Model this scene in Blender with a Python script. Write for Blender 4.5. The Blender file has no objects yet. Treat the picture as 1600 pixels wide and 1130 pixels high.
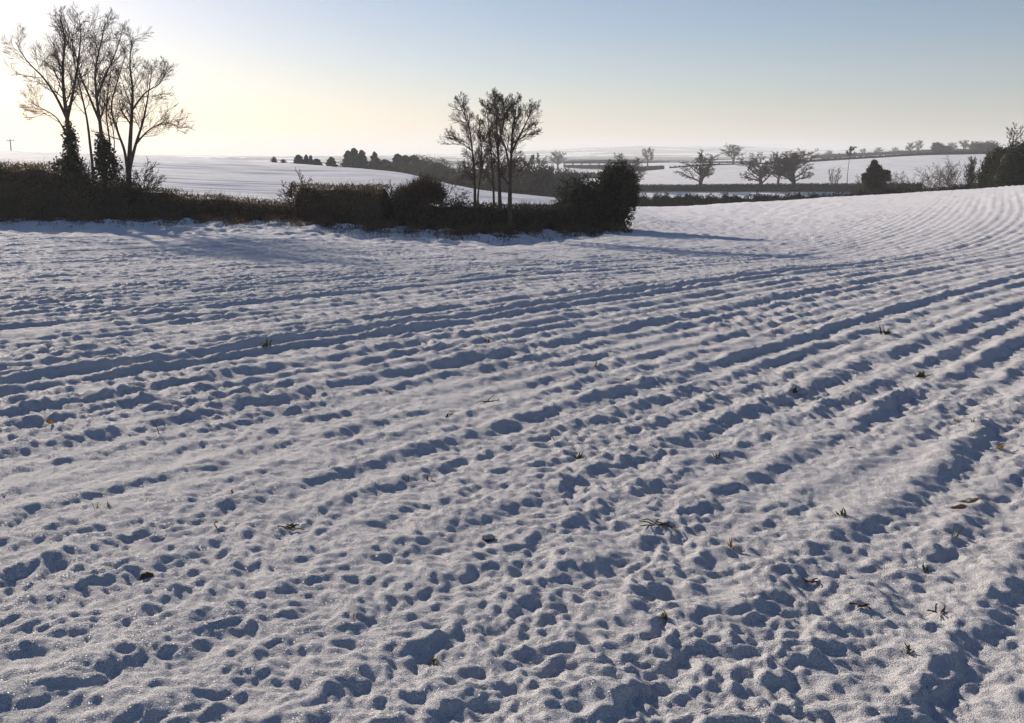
import bpy, math, random
import numpy as np

R = math.radians
SC = bpy.context.scene
COL = SC.collection

# ------------------------------------------------------------------ camera
EYE = 1.6
FPX, CX, CY, HOR = 1555.0, 800.0, 565.0, 243.0       # focal length and horizon of the photograph, in its pixels
TH = math.atan((CY - HOR) / FPX)
cam_d = bpy.data.cameras.new('camera')
cam = bpy.data.objects.new('camera', cam_d)
COL.objects.link(cam)
cam.location = (0, 0, EYE)
cam.rotation_euler = (math.pi / 2 - TH, 0, 0)
cam_d.sensor_width = 36.0
cam_d.lens = 36.0 * FPX / 1600.0
cam_d.clip_start = 0.05
cam_d.clip_end = 30000
SC.camera = cam

# ------------------------------------------------------------------ sky, sun, exposure
SUN_AZ, SUN_EL = -33.0, 18.0
w = bpy.data.worlds.new('World')
SC.world = w
w.use_nodes = True
nt = w.node_tree
nt.nodes.clear()
sky = nt.nodes.new('ShaderNodeTexSky')
sky.sky_type = 'NISHITA'
sky.sun_disc = False
sky.sun_elevation = R(SUN_EL)
sky.sun_rotation = R(SUN_AZ)
sky.altitude = 60
sky.air_density = 1.0
sky.dust_density = 0.45
sky.ozone_density = 3.0
hsv = nt.nodes.new('ShaderNodeHueSaturation')
hsv.inputs['Saturation'].default_value = 1.12
bg = nt.nodes.new('ShaderNodeBackground')
bg.inputs['Strength'].default_value = 0.058
wo = nt.nodes.new('ShaderNodeOutputWorld')
nt.links.new(sky.outputs[0], hsv.inputs['Color'])
wb = nt.nodes.new('ShaderNodeMix'); wb.data_type = 'RGBA'; wb.blend_type = 'MULTIPLY'; wb.inputs['Factor'].default_value = 1.0
wb.inputs['B'].default_value = (1.05, 0.957, 1.02, 1)          # the slide film's cool balance, even over the whole sky
nt.links.new(hsv.outputs[0], wb.inputs['A'])
nt.links.new(wb.outputs['Result'], bg.inputs['Color'])
nt.links.new(bg.outputs[0], wo.inputs['Surface'])

sun_d = bpy.data.lights.new('sun', 'SUN')
sun_d.energy = 4.5
sun_d.angle = R(0.9)
sun_d.color = (1.0, 0.88, 0.73)
sun = bpy.data.objects.new('sun', sun_d)
COL.objects.link(sun)
a, e = R(SUN_AZ), R(SUN_EL)
from mathutils import Vector
sdir = Vector((math.sin(a) * math.cos(e), math.cos(a) * math.cos(e), math.sin(e)))
sun.rotation_euler = sdir.to_track_quat('Z', 'Y').to_euler()
sun.location = sdir * 50

SC.view_settings.view_transform = 'Standard'
SC.view_settings.look = 'None'
SC.view_settings.exposure = 0.48
SC.view_settings.gamma = 1.0
SC.view_settings.use_curve_mapping = False
SC.cycles.use_denoising = True
SC.cycles.max_bounces = 6
SC.cycles.diffuse_bounces = 3
SC.cycles.glossy_bounces = 2
SC.cycles.volume_bounces = 1
SC.cycles.transparent_max_bounces = 4

# ------------------------------------------------------------------ noise (numpy)
def _hash(ix, iy, seed):
    h = (ix.astype(np.int64) * 374761393 + iy.astype(np.int64) * 668265263 + seed * 974711) & 0xffffffff
    h = ((h ^ (h >> 13)) * 1274126177) & 0xffffffff
    h = ((h ^ (h >> 16)) * 2246822519) & 0xffffffff
    return (h ^ (h >> 15)) & 0xffffffff

def perlin(x, y, seed=0):
    x = np.asarray(x, float); y = np.asarray(y, float)
    x0 = np.floor(x); y0 = np.floor(y)
    fx = x - x0; fy = y - y0
    u = fx * fx * fx * (fx * (fx * 6 - 15) + 10)
    v = fy * fy * fy * (fy * (fy * 6 - 15) + 10)
    def g(dx, dy):
        an = _hash(x0 + dx, y0 + dy, seed) * (2 * math.pi / 4294967296.0)
        return np.cos(an) * (fx - dx) + np.sin(an) * (fy - dy)
    a0 = g(0, 0) * (1 - u) + g(1, 0) * u
    a1 = g(0, 1) * (1 - u) + g(1, 1) * u
    return (a0 * (1 - v) + a1 * v) * 1.5

def smooth(a, b, x):
    t = np.clip((x - a) / (b - a), 0, 1)
    return t * t * (3 - 2 * t)

# ------------------------------------------------------------------ photograph pixel -> place
CT, ST = math.cos(TH), math.sin(TH)
def at(px, py, Y):
    u = (px - CX) / FPX; v = (CY - py) / FPX
    t = Y / (CT + v * ST)
    return np.array((u * t, Y, EYE + t * (-ST + v * CT)))

# ------------------------------------------------------------------ lie of the land: measured spot heights, thin plate between them
spots = []
def sp(px, py, Y):                       # a spot that the photograph shows
    spots.append(tuple(at(px, py, Y)))
def sz(px, Y, z):                        # a spot hidden from view
    p = at(px, 300, Y); spots.append((p[0], Y, z))
for azd in (-80, -55, -35, -20, -8, 4, 16, 28, 42, 60, 80):
    for r_, z_ in ((0.6, 0), (2.5, -0.01), (5, -0.05)):
        spots.append((r_ * math.sin(R(azd)), r_ * math.cos(R(azd)), z_))
for px in (-500, 0, 400, 800, 1200, 1600, 2100):
    sz(px, 10, -0.20 + (0.05 if px > 1200 else 0))
    sz(px, 20, -0.62 + (0.10 if px > 1200 else 0))
for px in (-700, -300, 0, 250, 450):
    sp(px, 364 if px < 200 else 367, 33.5); sp(px, 342, 40)
sp(600, 374, 33); sp(700, 378, 33); sp(560, 349, 39); sp(700, 358, 38); sp(820, 372, 36); sp(820, 355, 40)
sp(950, 357, 44); sp(1000, 345, 52)
sp(1100, 400, 27.7); sp(1300, 400, 27.5); sp(1500, 392, 27); sp(1700, 385, 27)
sp(1100, 352, 54); sp(1300, 348, 50); sp(1500, 345, 42); sp(1700, 335, 40)
sp(1000, 334, 82)
sp(985, 325, 115); sp(1150, 318, 106); sp(1300, 308.5, 97); sp(1450, 300, 87); sp(1600, 290, 77); sp(1800, 278, 68)
sp(1220, 326, 80); sp(1380, 318, 72); sp(1520, 312, 62)
sz(985, 124, -5.0); sz(1150, 124, -5.0); sz(1300, 122, -4.3); sz(1450, 116, -3.4); sz(1600, 104, -2.2); sz(1800, 95, -1.0)
# hill field behind the hedge
for px, rows in {-600: ((55, -.9), (90, .3), (150, 3.0), (230, 2.0), (400, -2)),
                 0: ((52, -1.0), (70, -.6), (100, .6), (150, 2.15), (225, 1.2), (400, -3)),
                 300: ((52, -1.2), (70, -.97), (100, -.2), (150, 1.3), (225, -.2), (400, -5)),
                 460: ((52, -1.3), (75, -1.15), (105, -.4), (140, .5), (200, -1.5), (400, -6)),
                 560: ((52, -1.4), (90, -.95), (130, -.15), (185, -2.6), (400, -6.5)),
                 640: ((52, -1.6), (90, -1.0), (120, -.64), (165, -3.2), (400, -6.5)),
                 720: ((52, -1.6), (75, -1.53), (105, -1.64), (145, -4.2), (400, -6.5)),
                 810: ((50, -1.65), (70, -1.69), (95, -2.06), (130, -4.8), (200, -6.5), (400, -6)),
                 876: ((50, -1.7), (75, -1.95), (90, -2.2), (125, -5.2), (200, -6.5))}.items():
    for Y, z in rows: sz(px, Y, z)
# far fields
sp(1000, 302, 215); sp(1100, 302, 215); sp(1250, 301, 215); sp(1400, 299, 215); sz(1600, 200, -4)
sp(1000, 294, 228); sp(1100, 294, 228); sp(1250, 293, 228); sp(1440, 289, 228); sp(1600, 280, 228)
sp(940, 282, 300); sp(930, 264.5, 450); sp(880, 262, 450)
sp(1000, 268, 390); sp(1100, 259, 400); sp(1300, 251, 400); sp(1440, 243, 400); sp(1540, 241, 400); sp(1700, 236, 400)
sp(1100, 276, 310); sp(1300, 270, 310); sp(1440, 263, 310); sp(1600, 258, 310)
sp(1050, 254, 560); sp(1150, 255, 560); sp(1300, 247.5, 600); sp(1440, 240, 600); sp(1560, 237, 600)
sp(900, 256, 800); sp(1100, 251, 800); sp(1300, 243, 760); sp(1440, 237, 760); sp(1600, 233, 760)
for px in (-600, 0, 300, 600): sz(px, 900, -8)
for px in (-600, 0, 400, 800, 1200, 1600, 2200): sz(px, 1500, -9)
spots = np.array(spots)

def polar(x, y):
    r = np.hypot(x, y); az = np.arctan2(x, y)
    return np.stack((3.0 * np.clip(az, -1.4, 1.4), np.log(r + 1.5)), -1)
def _tps():
    P = polar(spots[:, 0], spots[:, 1]); n = len(P)
    d2 = ((P[:, None] - P[None]) ** 2).sum(-1)
    K = 0.5 * d2 * np.log(d2 + 1e-12) + np.eye(n) * 2e-3
    A = np.zeros((n + 3, n + 3)); A[:n, :n] = K
    A[:n, n] = 1; A[:n, n + 1:] = P; A[n, :n] = 1; A[n + 1:, :n] = P.T
    return P, np.linalg.solve(A, np.r_[spots[:, 2], 0, 0, 0])
TP, TW = _tps()

TQ0 = np.linspace(-4.2, 4.2, 281); TQ1 = np.linspace(math.log(1.5), math.log(2200), 421)
def _table():
    a_, b_ = np.meshgrid(TQ0, TQ1, indexing='ij')
    q = np.stack((a_.ravel(), b_.ravel()), -1)
    z = TW[len(TP)] + q @ TW[len(TP) + 1:]
    for k in range(len(TP)):
        d2 = ((q - TP[k]) ** 2).sum(-1)
        z += TW[k] * 0.5 * d2 * np.log(d2 + 1e-12)
    return z.reshape(a_.shape)
TAB = _table()
def _cubic(f):
    return (0.5 * (-f + 2 * f * f - f ** 3), 0.5 * (2 - 5 * f * f + 3 * f ** 3), 0.5 * (f + 4 * f * f - 3 * f ** 3), 0.5 * (-f * f + f ** 3))
def land(x, y):
    x = np.atleast_1d(np.asarray(x, float)); y = np.atleast_1d(np.asarray(y, float))
    q = polar(x, y)
    fi = np.clip((q[:, 0] - TQ0[0]) / (TQ0[1] - TQ0[0]), 1, len(TQ0) - 2.001); fj = np.clip((q[:, 1] - TQ1[0]) / (TQ1[1] - TQ1[0]), 1, len(TQ1) - 2.001)
    i0 = fi.astype(int); j0 = fj.astype(int)
    ci = _cubic(fi - i0); cj = _cubic(fj - j0)
    out = np.zeros(len(x))
    for a_ in range(4):
        for b_ in range(4): out += ci[a_] * cj[b_] * TAB[np.minimum(i0 + a_ - 1, len(TQ0) - 1), np.minimum(j0 + b_ - 1, len(TQ1) - 1)]
    r = np.hypot(x, y); az = np.abs(np.arctan2(x, y))
    out = out + (-0.012 * np.minimum(r, 700) - out) * smooth(1.0, 1.4, az)      # behind the camera
    hills = -10 + 4 * perlin(x / 500, y / 500, 6) + (0.25 + 0.75 * smooth(-.12, .12, np.arctan2(x, y))) * (34 + 30 * perlin(x / 1500, y / 1500, 3) + 10 * perlin(x / 420, y / 420, 4)) * smooth(2000, 4600, r)
    return out + (hills - out) * smooth(1000, 1900, r)

# ploughing: rows run away to the right and bend slightly
def rowshift(y):
    yy = np.linspace(-60, 200, 1301)
    g = 0.82 - 0.34 * smooth(14, 52, yy)
    return np.interp(y, yy, np.concatenate(([0], np.cumsum((g[1:] + g[:-1]) / 2 * 0.2))))
RS0 = rowshift(0.0)
PITCH = 0.36
def row_u(x, y):
    return (x - (rowshift(y) - RS0)) * 0.80
def land_hit(px, py):
    u = (px - CX) / FPX; v = (CY - py) / FPX
    t = np.exp(np.linspace(math.log(1.5), math.log(200), 1500))
    i = int(np.argmax(EYE + (-ST + v * CT) * t < land(u * t, (CT + v * ST) * t)))
    return u * t[i], (CT + v * ST) * t[i]
BIG = []                                   # the heaviest furrow slices: where each shows, and its height
for px, py, h_ in ((300, 965, .060), (1572, 905, .055), (1040, 1005, .045), (320, 528, .075), (320, 642, .065), (250, 600, .050), (700, 560, .05), (450, 478, .060),
                   (1380, 482, .06), (900, 470, .06), (520, 440, .06), (1150, 560, .04)):
    BIG.append((row_u(*land_hit(px, py)), h_))
HEDGE_AZ = np.array([-3.2, -0.75, -0.55, -0.43, -0.22, -0.06, 0.02, 0.10, 0.118, 0.125, 0.22, 0.31, 0.40, 0.47, 0.60, 0.9, 1.4, 3.2])
HEDGE_R = np.array([75, 60, 47.0, 42.3, 39.6, 36.6, 38.6, 44.5, 47.5, 117.0, 117, 109, 102, 94, 88, 88, 80, 75])
def hedge_r(az): return np.interp(az, HEDGE_AZ, HEDGE_R)

def relief(x, y):
    r = np.hypot(x, y); az = np.arctan2(x, y)
    he = hedge_r(az)
    infield = 1 - smooth(-7.5, -5.5, r - he)
    infield = np.where(az > 0.12, 1 - smooth(-2.0, 0.5, r - he), infield)
    wx = x + 0.05 * perlin(x * 2.8, y * 2.8, 11); wy = y + 0.05 * perlin(x * 2.8, y * 2.8, 12)
    u = row_u(wx, wy) / PITCH
    u = u + 0.10 * perlin(x * 0.9, y * 0.9, 14)
    k = np.floor(u); f = u - k
    s = x * 0.63 + y * 0.77
    ra = (_hash(k, k * 0 + 5, 21) / 4294967296.0)
    amp = 0.026 + 0.036 * ra ** 1.8 + 0.018 * np.maximum(0, perlin(s * 0.35, k * 7.3, 22))
    rid = (0.5 - 0.5 * np.cos(2 * math.pi * (f ** 1.7)))
    far = smooth(18, 45, r)
    uu = u * PITCH; big = 0.68 * np.max([h_ * np.exp(-((uu - u0) / np.where(uu > u0, 0.07, 0.14)) ** 2) for u0, h_ in BIG], axis=0) * (0.75 + 0.6 * perlin(s * 0.45, uu * 0, 23))
    hgt = rid * (amp * (1 - 0.45 * far) * (0.42 + 0.58 * smooth(4, 9, r)) + 0.016 * far + 0.016 * smooth(45, 60, r)) * (0.9 + 0.5 * perlin(x * 1.1, y * 1.1, 39))
    # clods under snow: rounded tops, tight hollows
    n1 = perlin(wx * 5.6, wy * 5.6, 31); n2 = perlin(wx * 12.5 + 9, wy * 12.5, 32); n3 = perlin(wx * 24.0, wy * 24.0 + 5, 33)
    n4 = perlin(wx * 48.0, wy * 48.0, 36)
    bil = lambda n: np.sqrt(n * n + 0.010)
    patch = 0.75 + 0.5 * perlin(x * 0.5, y * 0.5, 34)
    nf = 1 - smooth(5, 11, r)
    clod = 0.026 * (1 - 0.30 * nf) * n1 + 0.0172 * n2 + 0.003 * (bil(n2) - 0.25) + 0.0092 * (1 + 0.25 * nf) * n3 + 0.0034 * n4
    clod = clod * (1 - 0.30 * far) + far * (0.04 * perlin(x * 1.5, y * 1.5, 38) + smooth(42, 55, r) * (0.075 - 0.055 * smooth(.25, .40, az)) * perlin(uu * 1.6, s * 0.55, 40))
    clod *= patch
    h = (hgt + clod + big * (1 - far) * (0.4 + 0.6 * smooth(5, 9, r))) * infield
    # rough verge and land outside the field
    out_n = 0.10 * perlin(x * 1.3, y * 1.3, 41) + 0.05 * perlin(x * 3.1, y * 3.1, 42)
    h = h + out_n * (1 - infield) * (1 - smooth(60, 75, r)) * (az < 0.13)
    hill = smooth(0, 8, r - he) * (1 - smooth(180, 240, r)) * (az < 0.10)
    h = h + hill * (0.16 * perlin(y * 0.40 + x * 0.06, x * 0.03, 43) + 0.09 * perlin(y * 1.3 + x * 0.13, x * 0.1, 44))
    fa = smooth(200, 230, r)
    h = h + fa * (1 - smooth(420, 600, r)) * 0.10 * perlin(y * 0.16 + x * 0.05, x * 0.02, 45)
    dip = np.exp(-((r - he + 3.6) / 1.9) ** 2) * 0.16 * (az < 0.09)
    return h - dip

def ground_z(x, y):
    return land(x, y) + relief(np.atleast_1d(np.asarray(x, float)), np.atleast_1d(np.asarray(y, float)))
def gz(x, y): return float(ground_z(x, y)[0])
def hit(px, py):
    u = (px - CX) / FPX; v = (CY - py) / FPX
    d = np.array((u, CT + v * ST, -ST + v * CT))
    t = np.exp(np.linspace(math.log(1.5), math.log(600), 3000))
    z = ground_z(d[0] * t, d[1] * t)
    i = int(np.argmax(EYE + d[2] * t < z))
    return np.array((d[0] * t[i], d[1] * t[i], z[i]))

# ------------------------------------------------------------------ materials
def mat(name, build):
    m = bpy.data.materials.new(name)
    m.use_nodes = True
    n = m.node_tree.nodes; l = m.node_tree.links
    b = n['Principled BSDF']
    build(n, l, b)
    return m
def noise_col(n, l, scale, c1, c2, coord='Object', detail=4, lo=0.35, hi=0.65):
    tc = n.new('ShaderNodeTexCoord'); nz = n.new('ShaderNodeTexNoise'); cr = n.new('ShaderNodeValToRGB')
    nz.inputs['Scale'].default_value = scale; nz.inputs['Detail'].default_value = detail
    l.new(tc.outputs[coord], nz.inputs['Vector']); l.new(nz.outputs['Fac'], cr.inputs['Fac'])
    cr.color_ramp.elements[0].position = lo; cr.color_ramp.elements[1].position = hi
    cr.color_ramp.elements[0].color = (*c1, 1); cr.color_ramp.elements[1].color = (*c2, 1)
    return cr.outputs['Color']
def plain(name, c1, c2, scale=3.0, rough=0.9):
    def b(n, l, p):
        l.new(noise_col(n, l, scale, c1, c2), p.inputs['Base Color'])
        p.inputs['Roughness'].default_value = rough
        p.inputs['Specular IOR Level'].default_value = 0.15
    return mat(name, b)
def leafy(name, c1, c2, scale=2.0, trans=0.25):
    def b(n, l, p):
        c = noise_col(n, l, scale, c1, c2)
        l.new(c, p.inputs['Base Color'])
        p.inputs['Roughness'].default_value = 0.8
        p.inputs['Specular IOR Level'].default_value = 0.12
        tr = n.new('ShaderNodeBsdfTranslucent'); mx = n.new('ShaderNodeMixShader')
        mx.inputs[0].default_value = trans
        l.new(c, tr.inputs['Color']); l.new(p.outputs[0], mx.inputs[1]); l.new(tr.outputs[0], mx.inputs[2])
        l.new(mx.outputs[0], n['Material Output'].inputs['Surface'])
    return mat(name, b)

def snow_build(n, l, p, fine=True, soil=False):
    tc = n.new('ShaderNodeTexCoord')
    base = noise_col(n, l, 0.7, (0.88, 0.865, 0.89), (0.93, 0.915, 0.935))
    p.inputs['Roughness'].default_value = 0.85
    p.inputs['Specular IOR Level'].default_value = 0.05
    p.inputs['Subsurface Weight'].default_value = 0.0
    p.inputs['Subsurface Radius'].default_value = (1.0, 1.0, 1.1); p.inputs['Subsurface Scale'].default_value = 0.012
    if soil:
        at_ = n.new('ShaderNodeAttribute'); at_.attribute_name = 'soil'
        nz = n.new('ShaderNodeTexNoise'); nz.inputs['Scale'].default_value = 22; nz.inputs['Detail'].default_value = 5
        l.new(tc.outputs['Object'], nz.inputs['Vector'])
        ad = n.new('ShaderNodeMath'); ad.operation = 'ADD'
        l.new(at_.outputs['Fac'], ad.inputs[0]); l.new(nz.outputs['Fac'], ad.inputs[1])
        mr = n.new('ShaderNodeMapRange'); mr.inputs['From Min'].default_value = 0.98; mr.inputs['From Max'].default_value = 1.16
        l.new(ad.outputs[0], mr.inputs['Value'])
        mx = n.new('ShaderNodeMix'); mx.data_type = 'RGBA'
        l.new(mr.outputs[0], mx.inputs['Factor']); l.new(base, mx.inputs['A'])
        mx.inputs['B'].default_value = (0.075, 0.045, 0.028, 1)
        base = mx.outputs['Result']
    l.new(base, p.inputs['Base Color'])
    if fine:
        n1 = n.new('ShaderNodeTexNoise'); n1.inputs['Scale'].default_value = 85; n1.inputs['Detail'].default_value = 5; n1.inputs['Roughness'].default_value = 0.7
        n2 = n.new('ShaderNodeTexVoronoi'); n2.inputs['Scale'].default_value = 210
        l.new(tc.outputs['Object'], n1.inputs['Vector']); l.new(tc.outputs['Object'], n2.inputs['Vector'])
        b1 = n.new('ShaderNodeBump'); b1.inputs['Distance'].default_value = 0.030; b1.inputs['Strength'].default_value = 1.0
        n0 = n.new('ShaderNodeTexNoise'); n0.inputs['Scale'].default_value = 7.0; n0.inputs['Detail'].default_value = 6; n0.inputs['Roughness'].default_value = 0.62
        b0 = n.new('ShaderNodeBump'); b0.inputs['Distance'].default_value = 0.075; b0.inputs['Strength'].default_value = 0.8
        l.new(tc.outputs['Object'], n0.inputs['Vector']); l.new(n0.outputs['Fac'], b0.inputs['Height']); l.new(b0.outputs[0], b1.inputs['Normal'])
        b2 = n.new('ShaderNodeBump'); b2.inputs['Distance'].default_value = 0.006; b2.inputs['Strength'].default_value = 0.9
        l.new(n1.outputs['Fac'], b1.inputs['Height']); l.new(n2.outputs['Distance'], b2.inputs['Height'])
        l.new(b1.outputs[0], b2.inputs['Normal']); l.new(b2.outputs[0], p.inputs['Normal'])
        # ice grains: each facet tilted its own way
        gl = n.new('ShaderNodeBsdfGlossy'); gl.inputs['Roughness'].default_value = 0.25
        gl.inputs['Color'].default_value = (0.9, 0.9, 0.92, 1)
        v = n.new('ShaderNodeTexVoronoi'); v.inputs['Scale'].default_value = 330
        l.new(tc.outputs['Object'], v.inputs['Vector'])
        sub = n.new('ShaderNodeVectorMath'); sub.operation = 'MULTIPLY_ADD'
        sub.inputs[1].default_value = (1.5, 1.5, 1.5); sub.inputs[2].default_value = (-0.75, -0.75, -0.75)
        l.new(v.outputs['Color'], sub.inputs[0])
        ge = n.new('ShaderNodeNewGeometry'); add = n.new('ShaderNodeVectorMath'); nm = n.new('ShaderNodeVectorMath'); nm.operation = 'NORMALIZE'
        l.new(ge.outputs['Normal'], add.inputs[0]); l.new(sub.outputs[0], add.inputs[1]); l.new(add.outputs[0], nm.inputs[0])
        l.new(nm.outputs[0], gl.inputs['Normal'])
        mx2 = n.new('ShaderNodeMixShader'); mx2.inputs[0].default_value = 0.006
        l.new(p.outputs[0], mx2.inputs[1]); l.new(gl.outputs[0], mx2.inputs[2])
        l.new(mx2.outputs[0], n['Material Output'].inputs['Surface'])
M = {}
M['snow'] = mat('snow_near', lambda n, l, p: snow_build(n, l, p, True, True))
def far_snow(n, l, p):
    snow_build(n, l, p, False, False)
    l.new(noise_col(n, l, 0.22, (0.70, 0.69, 0.70), (0.86, 0.86, 0.88), detail=8, lo=.3, hi=.6), p.inputs['Base Color'])
M['snow_far'] = mat('snow_far', far_snow)
def country(n, l, p):
    tc = n.new('ShaderNodeTexCoord')
    v = n.new('ShaderNodeTexVoronoi'); v.inputs['Scale'].default_value = 0.0042; v.feature = 'DISTANCE_TO_EDGE'
    l.new(tc.outputs['Object'], v.inputs['Vector'])
    v2 = n.new('ShaderNodeTexVoronoi'); v2.inputs['Scale'].default_value = 0.0042
    l.new(tc.outputs['Object'], v2.inputs['Vector'])
    cr = n.new('ShaderNodeValToRGB')
    cr.color_ramp.elements[0].position = 0.03; cr.color_ramp.elements[0].color = (0.05, 0.05, 0.045, 1)
    cr.color_ramp.elements[1].position = 0.06; cr.color_ramp.elements[1].color = (1, 1, 1, 1)
    l.new(v.outputs['Distance'], cr.inputs['Fac'])
    sep = n.new('ShaderNodeSeparateColor'); l.new(v2.outputs['Color'], sep.inputs[0])
    c2 = n.new('ShaderNodeValToRGB'); c2.color_ramp.interpolation = 'CONSTANT'
    c2.color_ramp.elements[0].color = (0.07, 0.065, 0.05, 1); c2.color_ramp.elements[1].position = 0.22; c2.color_ramp.elements[1].color = (0.78, 0.79, 0.82, 1)
    l.new(sep.outputs[0], c2.inputs['Fac'])
    mx = n.new('ShaderNodeMix'); mx.data_type = 'RGBA'; mx.blend_type = 'MULTIPLY'; mx.inputs['Factor'].default_value = 1
    ge = n.new('ShaderNodeNewGeometry'); ln = n.new('ShaderNodeVectorMath'); ln.operation = 'LENGTH'; l.new(ge.outputs['Position'], ln.inputs[0])
    mr = n.new('ShaderNodeMapRange'); mr.inputs['From Min'].default_value = 850; mr.inputs['From Max'].default_value = 1000
    l.new(ln.outputs['Value'], mr.inputs['Value'])
    l.new(cr.outputs[0], mx.inputs['A']); l.new(c2.outputs[0], mx.inputs['B'])
    m3 = n.new('ShaderNodeMix'); m3.data_type = 'RGBA'
    l.new(mr.outputs[0], m3.inputs['Factor']); m3.inputs['A'].default_value = (0.81, 0.82, 0.84, 1); l.new(mx.outputs['Result'], m3.inputs['B'])
    l.new(m3.outputs['Result'], p.inputs['Base Color']); p.inputs['Roughness'].default_value = 0.8
M['country'] = mat('snow_country', country)
M['bark'] = plain('bark', (0.055, 0.042, 0.032), (0.10, 0.08, 0.06), 9)
M['twig'] = plain('twig', (0.06, 0.045, 0.034), (0.11, 0.082, 0.06), 5)
M['hedge'] = leafy('hedge_leaf', (0.085, 0.070, 0.038), (0.21, 0.15, 0.082), 1.3, 0.45)
M['hedge_core'] = plain('hedge_core', (0.05, 0.04, 0.026), (0.08, 0.062, 0.04), 4)
M['hedge_dark'] = leafy('hedge_dark_leaf', (0.030, 0.026, 0.018), (0.060, 0.048, 0.032), 1.0, 0.15)
M['ever'] = leafy('evergreen_leaf', (0.018, 0.026, 0.014), (0.045, 0.05, 0.025), 1.6, 0.12)
M['ever_core'] = plain('evergreen_core', (0.010, 0.013, 0.008), (0.018, 0.02, 0.012), 4)
M['ivy'] = leafy('ivy_leaf', (0.03, 0.04, 0.018), (0.065, 0.062, 0.03), 2.4, 0.2)
M['conifer'] = leafy('conifer_leaf', (0.03, 0.045, 0.035), (0.05, 0.07, 0.05), 0.5, 0.1)
M['bramble'] = leafy('bramble', (0.085, 0.058, 0.034), (0.16, 0.11, 0.065), 2.2)
M['weed_green'] = leafy('weed_green', (0.07, 0.085, 0.025), (0.16, 0.15, 0.05), 25, 0.35)
M['weed_dark'] = leafy('weed_dark', (0.03, 0.042, 0.016), (0.07, 0.075, 0.028), 25, 0.25)
M['weed_dry'] = leafy('weed_dry', (0.16, 0.10, 0.05), (0.30, 0.20, 0.10), 25, 0.35)
M['leaf_orange'] = leafy('leaf_orange', (0.33, 0.15, 0.03), (0.48, 0.27, 0.06), 30, 0.4)
M['soil'] = plain('soil', (0.045, 0.028, 0.018), (0.10, 0.065, 0.042), 60)
M['wood'] = plain('grey_wood', (0.10, 0.09, 0.08), (0.17, 0.15, 0.13), 6)
M['roof'] = plain('barn_roof', (0.16, 0.14, 0.14), (0.24, 0.21, 0.21), 0.6)
M['cap'] = mat('snow_cap', lambda n, l, p: snow_build(n, l, p, True, False))

# ------------------------------------------------------------------ mesh helpers
def mesh(name, V, F, m=None, smooth_=False):
    V = np.asarray(V, np.float32); F = np.asarray(F, np.int32)
    me = bpy.data.meshes.new(name)
    nf, k = F.shape
    me.vertices.add(len(V)); me.vertices.foreach_set('co', V.ravel())
    me.loops.add(nf * k); me.loops.foreach_set('vertex_index', F.ravel())
    me.polygons.add(nf)
    me.polygons.foreach_set('loop_start', np.arange(0, nf * k, k, dtype=np.int32))
    try: me.polygons.foreach_set('loop_total', np.full(nf, k, np.int32))
    except Exception: pass
    me.update(calc_edges=True)
    if smooth_: me.polygons.foreach_set('use_smooth', np.ones(nf, bool))
    if m is not None: me.materials.append(M[m])
    return me
def link(name, me, parent=None, loc=None):
    o = bpy.data.objects.new(name, me)
    COL.objects.link(o)
    if parent is not None: o.parent = parent
    if loc is not None: o.location = loc
    return o
def tag(o, label=None, cat=None, group=None, kind=None):
    if label: o['label'] = label
    if cat: o['category'] = cat
    if group: o['group'] = group
    if kind: o['kind'] = kind
    return o
def thing(name, loc, label, cat, group=None):
    o = link(name, None, loc=[float(c) for c in loc])
    return tag(o, label, cat, group)

class Segs:                                     # tapered round sticks
    def __init__(s): s.a = []; s.b = []; s.ra = []; s.rb = []
    def add(s, a, b, ra, rb): s.a.append(a); s.b.append(b); s.ra.append(ra); s.rb.append(rb)
    def arrays(s, k):
        A = np.array(s.a, float).reshape(-1, 3); B = np.array(s.b, float).reshape(-1, 3)
        ra = np.array(s.ra); rb = np.array(s.rb)
        d = B - A; d /= np.linalg.norm(d, axis=1, keepdims=True) + 1e-9
        h = np.where(np.abs(d[:, 2:3]) > 0.9, np.array([[1.0, 0, 0]]), np.array([[0, 0, 1.0]]))
        x = np.cross(d, h); x /= np.linalg.norm(x, axis=1, keepdims=True) + 1e-9
        y = np.cross(d, x)
        n = len(A); V = np.empty((n, 2 * k, 3))
        for i in range(k):
            c, s_ = math.cos(2 * math.pi * i / k), math.sin(2 * math.pi * i / k)
            o = x * c + y * s_
            V[:, i] = A + o * ra[:, None]; V[:, k + i] = B + o * rb[:, None]
        base = (np.arange(n) * 2 * k)[:, None]
        F = np.concatenate([base + np.array([[i, (i + 1) % k, k + (i + 1) % k, k + i]]) for i in range(k)])
        return V.reshape(-1, 3), F
    def mesh(s, name, m, k=3): 
        V, F = s.arrays(k); return mesh(name, V, F, m, k > 4)

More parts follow.
